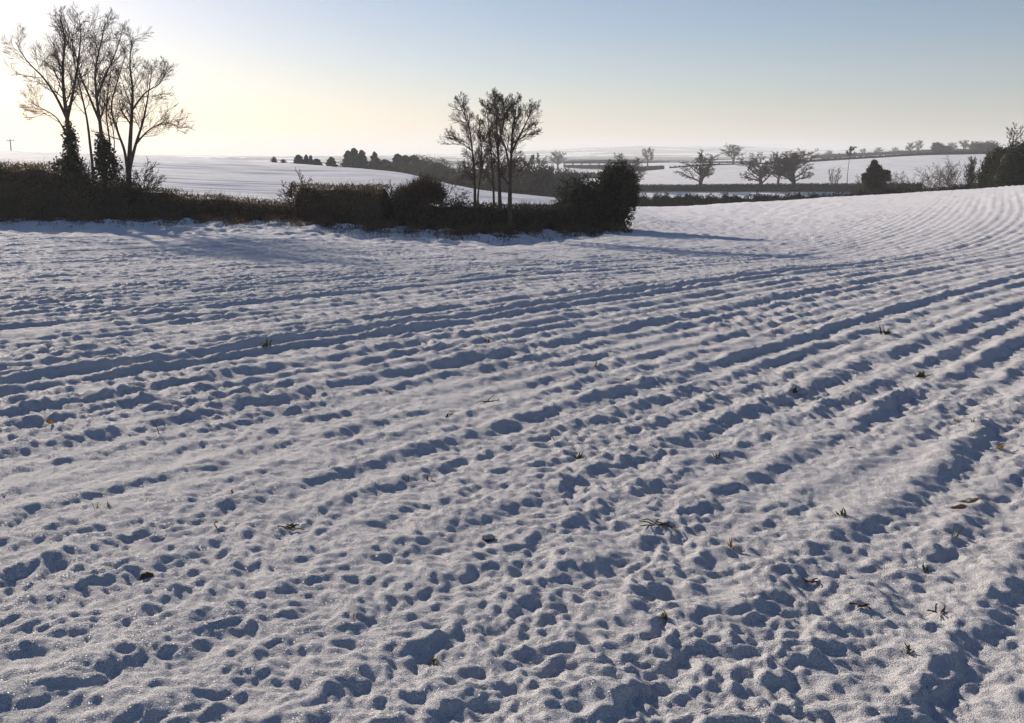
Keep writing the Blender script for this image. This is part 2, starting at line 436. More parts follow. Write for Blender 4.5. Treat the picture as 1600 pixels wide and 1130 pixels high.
def cards(P, size, rng, up=0.0, aspect=0.55):         # small leaf faces, each turned its own way
    n = len(P)
    d = rng.normal(size=(n, 3)); d[:, 2] += up; d /= np.linalg.norm(d, axis=1, keepdims=True)
    t = rng.normal(size=(n, 3)); t = np.cross(d, t); t /= np.linalg.norm(t, axis=1, keepdims=True) + 1e-9
    s = (size * rng.uniform(0.6, 1.4, n))[:, None]
    V = np.stack((P - d * s * .5, P + t * s * aspect * .5, P + d * s * .5, P - t * s * aspect * .5), 1).reshape(-1, 3)
    return V, np.arange(4 * n).reshape(-1, 4)
def join(*vf):
    Vs, Fs, o = [], [], 0
    for V, F in vf:
        Vs.append(V); Fs.append(F + o); o += len(V)
    return np.concatenate(Vs), np.concatenate(Fs)
def sticks(P, D, r):                              # thin straight twigs from P along D
    s = Segs(); n = len(P)
    s.a = P; s.b = P + D; s.ra = np.full(n, r); s.rb = np.full(n, r * 0.45)
    return s.arrays(3)

# ------------------------------------------------------------------ the ground sheet
def build_ground():
    fine = np.arange(-0.575, 0.5751, 0.0025)
    g = [0.0025]
    while sum(g) < math.pi - 0.575: g.append(min(g[-1] * 1.13, 0.16))
    ex = np.cumsum(g); ex = ex * (math.pi - 0.575) / ex[-1]
    az = np.concatenate((-(0.575 + ex[::-1]), fine, 0.575 + ex))
    rr = [0.25]
    while rr[-1] < 7000:
        r = rr[-1]
        if r < 1.6: d = 0.07 * r
        elif r < 60: d = min(max(0.0040 * r, 0.006), 0.062) if r < 42 else 0.11
        elif r < 95: d = 0.21
        elif r < 125: d = 0.4
        else: d = 0.03 * r
        rr.append(r + d)
    rr = np.array(rr)
    A, Q = np.meshgrid(az, rr)
    x = (Q * np.sin(A)).ravel(); y = (Q * np.cos(A)).ravel()
    z = ground_z(x, y)
    nr, na = A.shape
    i = np.arange(nr - 1)[:, None] * na; j = np.arange(na - 1)[None]
    F = np.stack((i + j, i + j + 1, i + na + j + 1, i + na + j), -1).reshape(-1, 4)
    ac = ((A[:-1, :-1] + A[1:, 1:]) / 2).ravel(); rc = ((Q[:-1, :-1] + Q[1:, 1:]) / 2).ravel()
    near = rc < hedge_r(ac)
    yc = rc * np.cos(ac)
    hill = ~near & (ac < 0.085) & (ac > -1.2) & (rc < 185)
    past = ~near & (ac > 0.115) & (ac < 0.75) & (yc > 214) & (yc < 405)
    rest = ~(near | hill | past)
    V = np.stack((x, y, z), 1)
    # bare earth shows where the snow is thin
    soil = np.zeros(len(x))
    for px, py, rad in ((1521, 784, 0.07), (1500, 790, 0.05), (1440, 588, 0.08), (1385, 520, 0.07), (1330, 700, 0.03), (230, 902, 0.03)):
        c = hit(px, py); soil = np.maximum(soil, 0.75 * np.exp(-(((x - c[0]) / (rad * 1.8)) ** 2 + ((y - c[1]) / rad) ** 2)))
    names = (('ploughed_field', near, 'snow', 'snow covered ploughed field with clods and curving furrows'),
             ('hillside_field', hill, 'snow_far', 'pale snowy hill field behind the long hedge'),
             ('pasture_field', past, 'snow_far', 'sloping snowy field beyond the row of oaks'),
             ('ground', rest, 'country', 'snowy countryside reaching to the hazy horizon'))
    for nm, mask, m, lab in names:
        f = F[mask]; used = np.unique(f)
        rem = np.full(len(V), -1, np.int64); rem[used] = np.arange(len(used))
        vv, ff = V[used], rem[f][:, ::-1]
        if nm == 'ploughed_field':                              # close the sheet under the tripod
            me = mesh(nm, vv, ff, m, True)
            at_ = me.attributes.new('soil', 'FLOAT', 'POINT'); at_.data.foreach_set('value', soil[used].astype(np.float32))
        else: me = mesh(nm, vv, ff, m, True)
        o = link(nm, me); tag(o, lab, 'field' if 'field' in nm else 'ground', kind='structure')
build_ground()

# ------------------------------------------------------------------ trees
def rot_about(v, ax, an):
    ax = ax / (np.linalg.norm(ax) + 1e-9)
    return v * math.cos(an) + np.cross(ax, v) * math.sin(an) + ax * np.dot(ax, v) * (1 - math.cos(an))
def unit(v): return v / (np.linalg.norm(v) + 1e-9)

def grow(S, rnd, p, d, L, r, lvl, cfg):
    n = cfg['steps'][lvl]; st = L / n
    kids = cfg['kids'][lvl] if lvl < len(cfg['kids']) else 0
    rmin = cfg['rmin']; pts = [p]; dirs = []
    for i in range(n):
        d = unit(d + np.array([rnd.gauss(0, 1), rnd.gauss(0, 1), rnd.gauss(0, 1)]) * cfg['wig'][lvl] + np.array([0, 0, cfg['up'][lvl]]))
        q = p + d * st
        r0 = max(rmin, r * (1 - i / n * 0.75)); r1 = max(rmin * 0.8, r * (1 - (i + 1) / n * 0.75))
        S[min(lvl, 1)].add(p, q, r0, r1)
        p = q; pts.append(p); dirs.append(d)
    for k in range(kids):
        f = cfg['from'][lvl] + (1 - cfg['from'][lvl]) * (k + rnd.random()) / kids
        i = min(n - 1, int(f * n)); t = f * n - i
        b = pts[i] * (1 - t) + pts[i + 1] * t
        dd = dirs[i]
        perp = unit(np.cross(dd, np.array([rnd.gauss(0, 1), rnd.gauss(0, 1), rnd.gauss(0, 1)])))
        an = R(cfg['ang'][lvl] * rnd.uniform(0.65, 1.3))
        nd = rot_about(dd, perp, an)
        if lvl >= 1 and nd[2] < -0.3: nd[2] *= 0.3
        sh = cfg['shape'](f) if lvl == 0 else (1.15 - 0.65 * f)
        grow(S, rnd, b, unit(nd), L * cfg['ratio'][lvl] * sh * rnd.uniform(0.7, 1.25), max(rmin, r * (1 - f * 0.7) * cfg['rr'][lvl]), lvl + 1, cfg)

ASH = dict(steps=[8, 5, 3, 2, 2], kids=[0, 9, 5, 0], wig=[.05, .09, .08, .07, .07], up=[.05, .09, .08, .07, .05],
           ang=[38, 40, 40, 42, 40], ratio=[.45, .52, .62, .6], rr=[.5, .5, .55, .6], **{'from': [.3, .2, .2, .15, .1]}, rmin=.0050,
           shape=lambda f: 1.2 - 0.6 * f)
OAK = dict(steps=[6, 6, 4, 3, 2], kids=[14, 9, 6, 4], wig=[.06, .15, .17, .18, .2], up=[.04, .07, .04, .02, .0],
           ang=[56, 48, 50, 50, 50], ratio=[.85, .50, .46, .44], rr=[.52, .55, .55, .6], **{'from': [.30, .25, .15, .12, .1]}, rmin=.038,
           shape=lambda f: 1.05 - 0.30 * f)
UPR = dict(steps=[7, 5, 4, 3, 2], kids=[16, 6, 5, 2], wig=[.04, .12, .14, .18, .2], up=[.03, .14, .10, .06, .04],
           ang=[36, 36, 38, 42, 44], ratio=[.40, .45, .48, .5], rr=[.42, .5, .55, .6], **{'from': [.22, .2, .2, .15, .1]}, rmin=.016,
           shape=lambda f: 1.1 - 0.7 * f)
SHRUB = dict(steps=[5, 3, 2, 2, 2], kids=[8, 5, 3, 0], wig=[.10, .18, .22, .25, .2], up=[.03, .06, .05, .04, 0],
           ang=[40, 42, 45, 48, 40], ratio=[.6, .52, .5, .5], rr=[.6, .6, .6, .6], **{'from': [.12, .15, .1, .1, .1]}, rmin=.010,
           shape=lambda f: 1.1 - 0.5 * f)

def finish_tree(name, S, loc, label, cat, group=None, kt=7, kc=3):
    root = thing(name, loc, label, cat, group)
    L = np.array(loc, float)
    tr = S[0] if isinstance(S[0], list) else [S[0]]
    for s in tr + [S[1]]: s.a = [np.asarray(q) - L for q in s.a]; s.b = [np.asarray(q) - L for q in s.b]
    link('crown', S[1].mesh('crown', 'twig', kc), root)
    for s in tr: link('trunk' if len(tr) == 1 else 'stem', s.mesh('trunk', 'bark', kt), root)
    return root

def traced_tree(name, label, stems, Y, seed, limb, group, ivy=None, dens=7.0, cfg=ASH, spread=1.0, dome=False):
    """stems: list of (pixel path, base radius, tip radius, first fraction that bears limbs)"""
    rnd = random.Random(seed); S = (Segs(), Segs()); rng = np.random.default_rng(seed)
    b0 = at(stems[0][0][0][0], stems[0][0][0][1], Y); bz = gz(b0[0], Y) - 0.1
    base = np.array((b0[0], Y, bz)); ends = {}
    for path, r0, r1, f0, dy in stems:
        pts = []
        for i, (px, py) in enumerate(path):
            key = (px, py)
            yy = ends.get(key, Y + dy * (i / (len(path) - 1)) + (rnd.uniform(-.12, .12) if i else 0))
            ends.setdefault(key, yy)
            pts.append(at(px, py, yy))
        if path is stems[0][0] or path[0] not in ends: pass
        if path[0] == stems[0][0][0]: pts[0] = base.copy()
        pts = np.array(pts)
        m = 5 * (len(pts) - 1) + 1
        tt = np.linspace(0, len(pts) - 1, m); fine = np.empty((m, 3))
        for j, t in enumerate(tt):                                  # smooth the traced path
            i = min(int(t), len(pts) - 2); f = t - i
            p0, p1, p2, p3 = pts[max(i - 1, 0)], pts[i], pts[i + 1], pts[min(i + 2, len(pts) - 1)]
            fine[j] = 0.5 * (2 * p1 + (p2 - p0) * f + (2 * p0 - 5 * p1 + 4 * p2 - p3) * f * f + (3 * p1 - p0 - 3 * p2 + p3) * f ** 3)
        ln = np.r_[0, np.cumsum(np.linalg.norm(np.diff(fine, axis=0), axis=1))]
        rad = r0 + (r1 - r0) * (ln / ln[-1]) ** 0.8
        for j in range(m - 1): S[0].add(fine[j], fine[j + 1], rad[j], rad[j + 1])
        nk = int(dens * ln[-1] * (1 - f0))
        for k in range(nk):
            f = f0 + (1 - f0) * (k + rnd.random()) / nk
            j = min(m - 2, int(f * (m - 1)))
            d = unit(fine[j + 1] - fine[j])
            perp = unit(np.cross(d, np.array([rnd.gauss(0, 1), rnd.gauss(0, 1), rnd.gauss(0, .6)])))
            nd = rot_about(d, perp, R(rnd.uniform(22, 62) * spread))
            grow(S, rnd, fine[j], nd, limb * ((0.35 + 0.75 * math.sin(math.pi * (0.14 + 0.83 * f))) if dome else (1.12 - 0.80 * f)) * rnd.uniform(.55, 1.2), max(.012, rad[j] * rnd.uniform(.35, .6)), 1, cfg)
    root = finish_tree(name, S, base, label, 'tree', group)
    if ivy:
        P = []
        for px, py, rx, rz, n in ivy:
            c = at(px, py, Y) - base
            q = rng.normal(size=(n, 3)); q /= np.linalg.norm(q, axis=1, keepdims=True)
            q *= (rng.uniform(.35, 1.08, n) ** .6)[:, None] * (1 + .25 * np.sin(q[:, :1] * 9 + q[:, 2:] * 7))
            P.append(c + q * np.array((rx, rx * .9, rz)))
        P = np.concatenate(P)
        V, F = cards(P, 0.10, rng, 0, 0.8)
        link('ivy', mesh('ivy', V, F, 'ivy'), root)
    return root

YL = 41.6
NG = 'bare trees in the hedge clump'
traced_tree('ash_tree', 'tall bare tree with ivy clad forked trunk, leftmost of the hedge clump',
    [([(118, 350), (114, 275), (109, 222), (105, 186), (100, 148), (98, 108), (101, 62), (93, 22)], .17, .02, .48, -.5),
     ([(105, 186), (88, 152), (68, 122), (42, 95), (24, 66)], .07, .012, .25, .9),
     ([(105, 186), (113, 150), (121, 104), (126, 58), (124, 30)], .075, .012, .25, .6),
     ([(109, 222), (90, 186), (66, 170), (44, 158)], .045, .01, .3, -.9)],
    YL, 1, 2.2, NG, ivy=((114, 262, .42, .95, 1500), (110, 222, .30, .75, 900), (100, 262, .55, .42, 700)), dens=4.9)
traced_tree('ash_tree', 'thin bare sapling rising between the two ivy clad trunks',
    [([(148, 350), (145, 268), (141, 228), (136, 188), (128, 150), (119, 112), (113, 70), (117, 40)], .085, .012, .45, .5)],
    YL + .7, 2, 1.9, NG, dens=4.8)
traced_tree('ash_tree', 'bare tree with bushy ivy at its base, among slim stems in the left clump',
    [([(166, 350), (163, 276), (160, 232), (156, 190), (151, 152), (149, 112), (158, 66), (164, 36)], .14, .014, .42, -.4),
     ([(156, 190), (140, 152), (126, 118), (118, 84), (108, 52)], .06, .011, .25, .8),
     ([(151, 152), (166, 116), (180, 84), (190, 52)], .055, .011, .25, -.8),
     ([(163, 276), (172, 232), (166, 178), (170, 132), (176, 92)], .05, .011, .4, .5),
     ([(163, 276), (178, 236), (175, 196), (162, 158)], .035, .009, .45, .9)],
    YL - .3, 3, 2.3, NG, ivy=((166, 258, .52, .75, 1700), (161, 232, .30, .6, 700)), dens=4.9)
traced_tree('ash_tree', 'bare tree with low fork and long limbs sweeping over the right of the left clump',
    [([(200, 350), (201, 284), (203, 232), (206, 176), (207, 138), (203, 100), (206, 62)], .16, .014, .40, .3),
     ([(201, 284), (195, 238), (184, 206), (174, 168), (184, 126), (196, 88)], .075, .011, .35, -.7),
     ([(203, 262), (212, 226), (224, 188), (232, 146), (238, 104)], .08, .011, .3, .6),
     ([(212, 226), (232, 204), (258, 192), (284, 202)], .045, .009, .2, -.9),
     ([(207, 172), (226, 146), (250, 130), (262, 104)], .045, .009, .2, .9)],
    YL + .2, 4, 1.75, NG, dens=4.9)
YC = 38.2
CG = 'bare trees behind the low hedge in the middle'
traced_tree('alder_tree', 'slim bare tree with bent top standing alone left of the three close trunks',
    [([(743, 352), (742, 300), (741, 268), (738, 236), (734, 204), (725, 178), (716, 158)], .085, .010, .20, -.4),
     ([(748, 352), (747, 305), (752, 262), (752, 226), (748, 190)], .05, .009, .4, .5),
     ([(738, 236), (722, 224), (708, 214)], .03, .008, .15, .7)],
    YC, 5, .74, CG, dens=9.5, dome=True)
traced_tree('alder_tree', 'thinnest bare trunk of the three close together above the low hedge',
    [([(772, 352), (771, 292), (768, 250), (765, 210), (762, 184), (759, 164)], .065, .009, .20, .6)],
    YC + .5, 6, .72, CG, dens=9.5, dome=True)
traced_tree('alder_tree', 'straight bare tree, middle trunk of the three, with tall upright crown',
    [([(782, 352), (780, 280), (778, 232), (776, 194), (777, 172), (773, 153)], .10, .010, .20, -.2),
     ([(778, 232), (786, 196), (788, 174), (786, 155)], .05, .009, .25, .5)],
    YC, 7, .76, CG, dens=9.5, dome=True)
traced_tree('alder_tree', 'bare tree with broad right hand crown, easternmost of the three close trunks',
    [([(796, 354), (797, 290), (799, 240), (801, 200), (805, 180), (807, 157)], .12, .010, .20, .3),
     ([(797, 268), (790, 232), (782, 208), (786, 176)], .055, .009, .3, -.5),
     ([(799, 240), (812, 212), (824, 188), (832, 166)], .055, .009, .25, .5),
     ([(799, 226), (818, 214), (836, 204)], .035, .008, .2, -.6)],
    YC - .3, 8, .78, CG, dens=9.5, dome=True)

# ------------------------------------------------------------------ hedges
def hedge(name, label, line, width, seed, mats=('hedge', 'hedge_core', 'twig'), dens=1.0, ragged=.14, leaf=.075, group=None, base=None, lift=0.0, tw=.30):
    """line: list of (px, depth, top pixel row)"""
    rng = np.random.default_rng(seed)
    pts = []
    for px, Y, top in line:
        p = at(px, top, Y); pts.append((p[0], Y, p[2]))
    pts = np.array(pts)
    seg = np.r_[0, np.cumsum(np.hypot(np.diff(pts[:, 0]), np.diff(pts[:, 1])))]
    L = seg[-1]
    X = lambda s: np.interp(s, seg, pts[:, 0]); Yf = lambda s: np.interp(s, seg, pts[:, 1])
    top = lambda s: np.interp(s, seg, pts[:, 2]) + ragged * perlin(s * 1.1, s * 0 + seed, 5) + ragged * .6 * perlin(s * 3.7, s * 0 + seed, 6)
    org = np.array((X(L / 2), Yf(L / 2), gz(X(L / 2), Yf(L / 2))))
    root = thing(name, org, label, 'hedge', group)
    dirs = np.array((pts[-1, 0] - pts[0, 0], pts[-1, 1] - pts[0, 1])); dirs = dirs / np.linalg.norm(dirs); nrm = np.array((-dirs[1], dirs[0]))
    # inner mass of stems
    ns = max(6, int(L / .45)); ss = np.linspace(0.12, L - .12, ns)
    ring = np.array([(-.5, 0), (-.52, .3), (-.5, .65), (-.40, .9), (0, 1.0), (.40, .9), (.5, .65), (.52, .3), (.5, 0)])
    gzs = land(X(ss), Yf(ss)) - .15
    V = np.empty((ns, len(ring), 3))
    hh = top(ss) - .16 - gzs
    for k, (a_, b_) in enumerate(ring):
        wob = 1 + .22 * perlin(ss * .9, ss * 0 + k * 3.1 + seed, 7)
        off = a_ * (width - .3) * wob
        V[:, k, 0] = X(ss) + nrm[0] * off; V[:, k, 1] = Yf(ss) + nrm[1] * off; V[:, k, 2] = gzs + hh * b_ * (1 + .04 * perlin(ss * 2, ss * 0 + k, 8))
    q = len(ring); i = np.arange(ns - 1)[:, None] * q; j = np.arange(q - 1)[None]
    F = np.stack((i + j, i + j + 1, i + q + j + 1, i + q + j), -1).reshape(-1, 4)
    V = V.reshape(-1, 3)
    caps = [[0, k, k + 1, 8] for k in range(1, 7)] + [[(ns - 1) * q + 0, (ns - 1) * q + k + 1, (ns - 1) * q + k, (ns - 1) * q + 8] for k in range(1, 7)]
    F = np.concatenate((F, np.array(caps)))
    link('stems', mesh('stems', V - org, F, mats[1]), root)
    # outer leaves and twigs
    Hm = float(np.mean(top(ss) - gzs))
    n = int(L * (Hm * 2 + width) * 225 * dens)
    s = rng.uniform(0, L, n)
    face = rng.random(n)
    a_ = np.where(face < .55, -.5 - .0 * face, np.where(face < .72, .5, rng.uniform(-.5, .5, n)))
    b_ = np.where(face < .72, rng.uniform(.02, 1, n), 1.0)
    a_ = a_ * np.where(b_ > .85, 1 - (b_ - .85) * .9, 1)
    dpt = np.abs(rng.normal(0, .12, n))
    g0 = land(X(s), Yf(s)) - .05
    tp = top(s)
    wob = 1 + .22 * perlin(s * .9, b_ * 2.5 + seed, 7) + .12 * perlin(s * 2.6, b_ * 5 + seed, 9)
    off = a_ * width * wob - np.sign(a_) * dpt
    P = np.stack((X(s) + nrm[0] * off, Yf(s) + nrm[1] * off, g0 + (tp - g0) * b_ - np.where(face >= .72, dpt, 0) + rng.normal(0, .03, n)), 1)
    endc = rng.random(n) < .05
    Vl, Fl = cards(P - org, leaf, rng, .3, .6)
    link('foliage', mesh('foliage', Vl, Fl, mats[0]), root)
    m = int(n * .26); pick = rng.choice(n, m, replace=False)
    D = rng.normal(0, .55, (m, 3)); D[:, 2] = np.abs(D[:, 2]) + .55
    side = np.sign(a_[pick]); D[:, 0] += nrm[0] * side * .5; D[:, 1] += nrm[1] * side * .5
    D *= (rng.uniform(.35, 1.0, m) * tw)[:, None]
    if m > 600:
        Vt, Ft = sticks(P[pick] - org - D * .45, D, .0075)
        link('twigs', mesh('twigs', Vt, Ft, mats[2]), root)
    return root

hedge('hedge', 'tall thick brown hedge in front of the left tree clump', [(-420, 46, 246), (-200, 43.5, 250), (0, 41.2, 256), (60, 41, 259), (92, 41, 262), (110, 41, 276), (150, 41, 282), (205, 41, 287), (222, 41, 296)], 1.9, 11, ragged=.16)
hedge('hedge', 'low trimmed hedge sloping gently down between tree clump and square block', [(214, 41, 292), (270, 40.9, 297), (300, 40.8, 304), (350, 40.7, 305), (400, 40.6, 312), (440, 40.4, 315), (472, 40.2, 321)], 1.5, 12, ragged=.08)
hedge('hedge', 'dark hedge block clipped square with flat top', [(467, 39.6, 286.5), (500, 39.5, 288), (560, 39.3, 289), (606, 39.1, 290)], 1.7, 13, ragged=.04)
hedge('hedge', 'low dark hedge under the bare trees in the middle', [(606, 38.8, 313), (650, 38.5, 314), (700, 38.2, 315), (760, 38.4, 318), (800, 38.9, 320), (850, 40.4, 320), (890, 42, 318)], 1.6, 14, ('hedge_dark', 'ever_core', 'twig'), ragged=.10)

# ------------------------------------------------------------------ bushes
def bush(name, label, lobes, Y, seed, cat='bush', mats=('ever', 'ever_core', 'twig'), n=9000, leaf=.085, group=None, twig=.18, ntw=.25, base=None, core=.70):
    """lobes: (px, py, rx, ry, rz, depth offset) – centres in the photograph, radii in metres"""
    rng = np.random.default_rng(seed)
    px0 = float(np.mean([l_[0] for l_ in lobes])); c0 = at(px0, 320, Y)
    org = np.array((c0[0], Y, gz(c0[0], Y)))
    root = thing(name, org, label, cat, group)
    C = [at(l_[0], l_[1], Y + l_[5]) for l_ in lobes]
    vol = np.array([l_[2] * l_[4] for l_ in lobes]); vol = vol / vol.sum()
    P, Nn, VF = [], [], []
    for l_, c, v in zip(lobes, C, vol):
        k = int(n * v)
        q = rng.normal(size=(k, 3)); q /= np.linalg.norm(q, axis=1, keepdims=True)
        an = np.arctan2(q[:, 0], q[:, 1])
        lump = 1 + .20 * perlin(an * 2.2 + seed, q[:, 2] * 3.2, 3) + .24 * perlin(an * 6 + seed, q[:, 2] * 8, 4)
        rr_ = lump * (1 - np.abs(rng.normal(0, .15, k)))
        pp = c + q * rr_[:, None] * np.array((l_[2], l_[3], l_[4]))
        P.append(pp); Nn.append(q)
        # core
        u = np.linspace(0, 2 * math.pi, 15)[:-1]; w_ = np.linspace(-1.45, 1.45, 9)
        U, W = np.meshgrid(u, w_); cq = np.stack((np.cos(U) * np.cos(W), np.sin(U) * np.cos(W), np.sin(W)), -1)
        can = np.arctan2(cq[..., 0], cq[..., 1])
        cl = core * (1 + .16 * perlin(can * 2.2 + seed, cq[..., 2] * 3.2, 3))
        cv = (c + cq * cl[..., None] * np.array((l_[2], l_[3], l_[4]))).reshape(-1, 3)
        i = np.arange(8)[:, None] * 14; j = np.arange(14)[None]
        cf = np.stack((i + j, i + (j + 1) % 14, i + 14 + (j + 1) % 14, i + 14 + j), -1).reshape(-1, 4)
        VF.append((cv - org, cf))
    P = np.concatenate(P); Nn = np.concatenate(Nn)
    g0 = land(P[:, 0], P[:, 1]); ok = P[:, 2] > g0 - .1; P = P[ok]; Nn = Nn[ok]
    V, F = join(*VF); link('stems', mesh('stems', V, F, mats[1], True), root)
    V, F = cards(P - org, leaf, rng, .1, .65); link('foliage', mesh('foliage', V, F, mats[0]), root)
    m = int(len(P) * ntw); pick = rng.choice(len(P), m, replace=False)
    D = Nn[pick] * .6 + rng.normal(0, .4, (m, 3)); D[:, 2] += .35; D *= (rng.uniform(.5, 1.4, m) * twig)[:, None]
    if m > 400:
        V, F = sticks(P[pick] - org - D * .4, D, .008); link('twigs', mesh('twigs', V, F, mats[2]), root)
    return root

bush('bush', 'lower dark evergreen bush at the end of the hedge, beside the tall rounded one',
     [(908, 322, 1.15, .95, 1.25, 0), (895, 332, .7, .9, .9, -.5), (930, 330, .9, .9, 1.2, .2)], 42.6, 21, n=9500)
bush('bush', 'tall dark rounded evergreen bush ending the hedge',
     [(966, 284, .84, .9, .88, 0), (958, 300, .88, .95, 1.0, .1), (962, 328, .80, .95, 1.05, -.2), (985, 300, .42, .6, .8, 0), (945, 335, .6, .8, .8, -.3)], 43.4, 22, n=12500)

def sprawl(name, label, px, py, Y, seed, stems, h, lean, cfg=SHRUB, group=None, cat='shrub', r=.03, sink=.1, spread=.35, zbase=None):
    rnd = random.Random(seed); S = ([], Segs())
    b = at(px, py, Y); z = (gz(b[0], Y) if zbase is None else zbase) - sink
    base = np.array((b[0], Y, z))
    for k in range(stems):
        p = base + np.array((rnd.uniform(-spread, spread), rnd.uniform(-spread, spread) * .6, 0))
        d = unit(np.array((rnd.gauss(0, lean), rnd.gauss(0, lean), 1)))
        S[0].append(Segs())
        grow((S[0][-1], S[1]), rnd, p, d, h * rnd.uniform(.7, 1.05), r * rnd.uniform(.7, 1.1), 0, cfg)
    return finish_tree(name, S, base, label, cat, group, kt=5)
sprawl('shrub', 'scraggly thorn shrub leaning over the square hedge end', 655, 330, 39.3, 31, 9, 1.75, .42, spread=.9, r=.026)
sprawl('shrub', 'thin leafless thorn bush filling the gap right of the square hedge', 622, 330, 39.6, 32, 5, 1.35, .32, spread=.5, r=.02)
bush('bush', 'rounded brown thorn bush between square hedge and slim bent tree',
     [(640, 306, .62, .6, .40, 0), (664, 298, .60, .6, .50, .2), (682, 304, .38, .5, .34, .1), (636, 324, .6, .6, .5, -.1)], 39.2, 33, mats=('hedge', 'hedge_core', 'twig'), n=7000, leaf=.07, twig=.30, ntw=.6, core=.68)
sprawl('shrub', 'small twiggy bush sticking out at the left corner of the square hedge', 466, 335, 39.7, 34, 5, 1.45, .16, spread=.25, r=.016)
sprawl('shrub', 'tangle of bare suckers around the foot of the left clump trees', 132, 335, 41.0, 35, 14, 2.0, .22, spread=1.6, r=.018)
sprawl('shrub', 'fine twigs of a low shrub right of the forked tree', 216, 335, 41.4, 36, 4, 1.9, .14, spread=.3, r=.016)

# brambles and dead grass along the foot of the hedge
def verge(name, label, line, seed, n, spread, h):
    rng = np.random.default_rng(seed)
    px = rng.uniform(line[0][0], line[-1][0], n)
    Y = np.interp(px, [q[0] for q in line], [q[1] for q in line]) - np.abs(rng.normal(0, spread, n))
    x = (px - CX) / FPX * Y * 1.005
    keep = perlin(x * .9, Y * 1.3, seed) > -.02; x, Y = x[keep], Y[keep]
    z = ground_z(x, Y)
    P = np.stack((x, Y, z), 1); m = len(P); org = P.mean(0)
    D = rng.normal(0, .5, (m, 3)); D[:, 2] = np.abs(D[:, 2]) + .5; D *= (h * rng.uniform(.4, 1.2, m))[:, None]
    V1 = sticks(P - org, D, .006)
    k = m * 2; f = rng.uniform(.2, 1.1, k)[:, None]
    Q = np.repeat(P, 2, 0) + np.repeat(D, 2, 0) * f + rng.normal(0, .05, (k, 3))
    V2 = cards(Q - org, .055, rng, .2, .6)
    V, F = join(V1, V2)
    o = link(name, mesh(name, V, F, 'bramble'), loc=[float(c) for c in org])
    tag(o, label, 'undergrowth', kind='stuff')
verge('undergrowth', 'snow dusted brambles along the foot of the left hedge', [(-300, 41), (0, 40.2), (210, 39.9), (330, 39.8), (470, 39.5)], 41, 9000, 1.15, .26)
verge('undergrowth', 'dead grass and brambles on the bank below the middle hedge', [(470, 38.9), (700, 37.4), (800, 37.9), (890, 40.8), (985, 42.6)], 42, 9500, 1.2, .26)

# ------------------------------------------------------------------ middle distance
def free_tree(name, label, px, Y, top, seed, cfg, r, group=None, first=None, stems=1, lean=0.05, cat='tree', sink=.15, basepy=300, wide=None):
    rnd = random.Random(seed); S = ([], Segs())
    t = at(px, top, Y); b = at(px, basepy, Y); z = gz(b[0], Y) - sink
    h = t[2] - z; base = np.array((b[0], Y, z))
    for k in range(stems):
        d = unit(np.array((rnd.gauss(0, lean), rnd.gauss(0, lean), 1)))
        S[0].append(Segs())
        grow((S[0][-1], S[1]), rnd, base + np.array((k * .25 * rnd.uniform(-1, 1), 0, 0)), d, h * (.62 if cfg is OAK else .80), r, 0, cfg)
    # fit the grown height to the tree's real height
    mx = max(q[2] for q in S[1].b) - z
    f = np.array((1.0, 1.0, 1.0)) * h / mx
    if wide:                                        # crown width, in pixels of the photograph
        xs = np.array([q[0] for q in S[1].b]); f[:2] = wide / FPX * Y / (np.percentile(xs, 99.5) - np.percentile(xs, .5))
    for s in S[0] + [S[1]]:
        s.a = [base + (np.asarray(q) - base) * f for q in s.a]; s.b = [base + (np.asarray(q) - base) * f for q in s.b]
    return finish_tree(name, S, base, label, cat, group, kt=6)
def twin(root, px, Y, top, rz, label, sx=1.0, group=None, basepy=300, sink=.15):
    dims = max(v.co.z for v in root.children[0].data.vertices) if 'htree' not in root else root['htree']
    t = at(px, top, Y); b = at(px, basepy, Y); z = gz(b[0], Y) - sink
    f = (t[2] - z) / dims
    o = root.copy(); COL.objects.link(o); o.location = (b[0], Y, z); o.rotation_euler = (0, 0, rz); o.scale = (f * sx, f * sx, f)
    o['label'] = label
    if group: o['group'] = group
    for ch in list(root.children):
        c = ch.copy(); COL.objects.link(c); c.parent = o
    return o
OG = 'oaks along the trimmed hedge'
oak1 = free_tree('oak_tree', 'bare spreading oak standing alone on the trimmed hedge', 1094, 221, 233, 51, OAK, .60, OG, wide=68)
oak2 = free_tree('oak_tree', 'dark bare oak, left one of the touching pair', 1190, 219, 236, 52, OAK, .58, OG, wide=60)
oak3 = free_tree('oak_tree', 'broad bare oak with low fork, right one of the touching pair', 1242, 221, 231, 53, OAK, .55, OG, stems=2, lean=.14, wide=80)
oak4 = twin(oak2, 986, 226, 238, 2.2, 'round bare oak peeping over the tall evergreen bush', .9, OG)
twin(oak1, 1215, 236, 236, 1.3, 'bare oak filling the gap behind the touching pair', .7, OG)
FG = 'far bare trees on the skyline'
far1 = free_tree('elm_tree', 'far grey tree with fan shaped crown above the end of the barn', 872, 430, 234, 54, OAK, .55, FG, basepy=265, wide=27)
twin(far1, 1012, 470, 228, .9, 'far slender tree with small round crown, right of the bush', .72, FG, basepy=256)
far2 = free_tree('elm_tree', 'far bare tree with broad round crown between lone oak and pair', 1145, 420, 223, 55, OAK, .60, FG, basepy=256, wide=40)
twin(far2, 1421, 480, 221, 2.0, 'first of two neighbouring thin trees on the far right hedge', .62, FG, basepy=243)
twin(far1, 1434, 500, 217, 3.0, 'second and taller of two neighbouring thin trees on the far right hedge', .6, FG, basepy=243)
twin(far2, 1506, 500, 217, 4.0, 'hazy far tree standing above the hedge near the right wood', .8, FG, basepy=241)
twin(far1, 1538, 470, 221, 5.0, 'hazy far tree just left of the right wood', .9, FG, basepy=240)
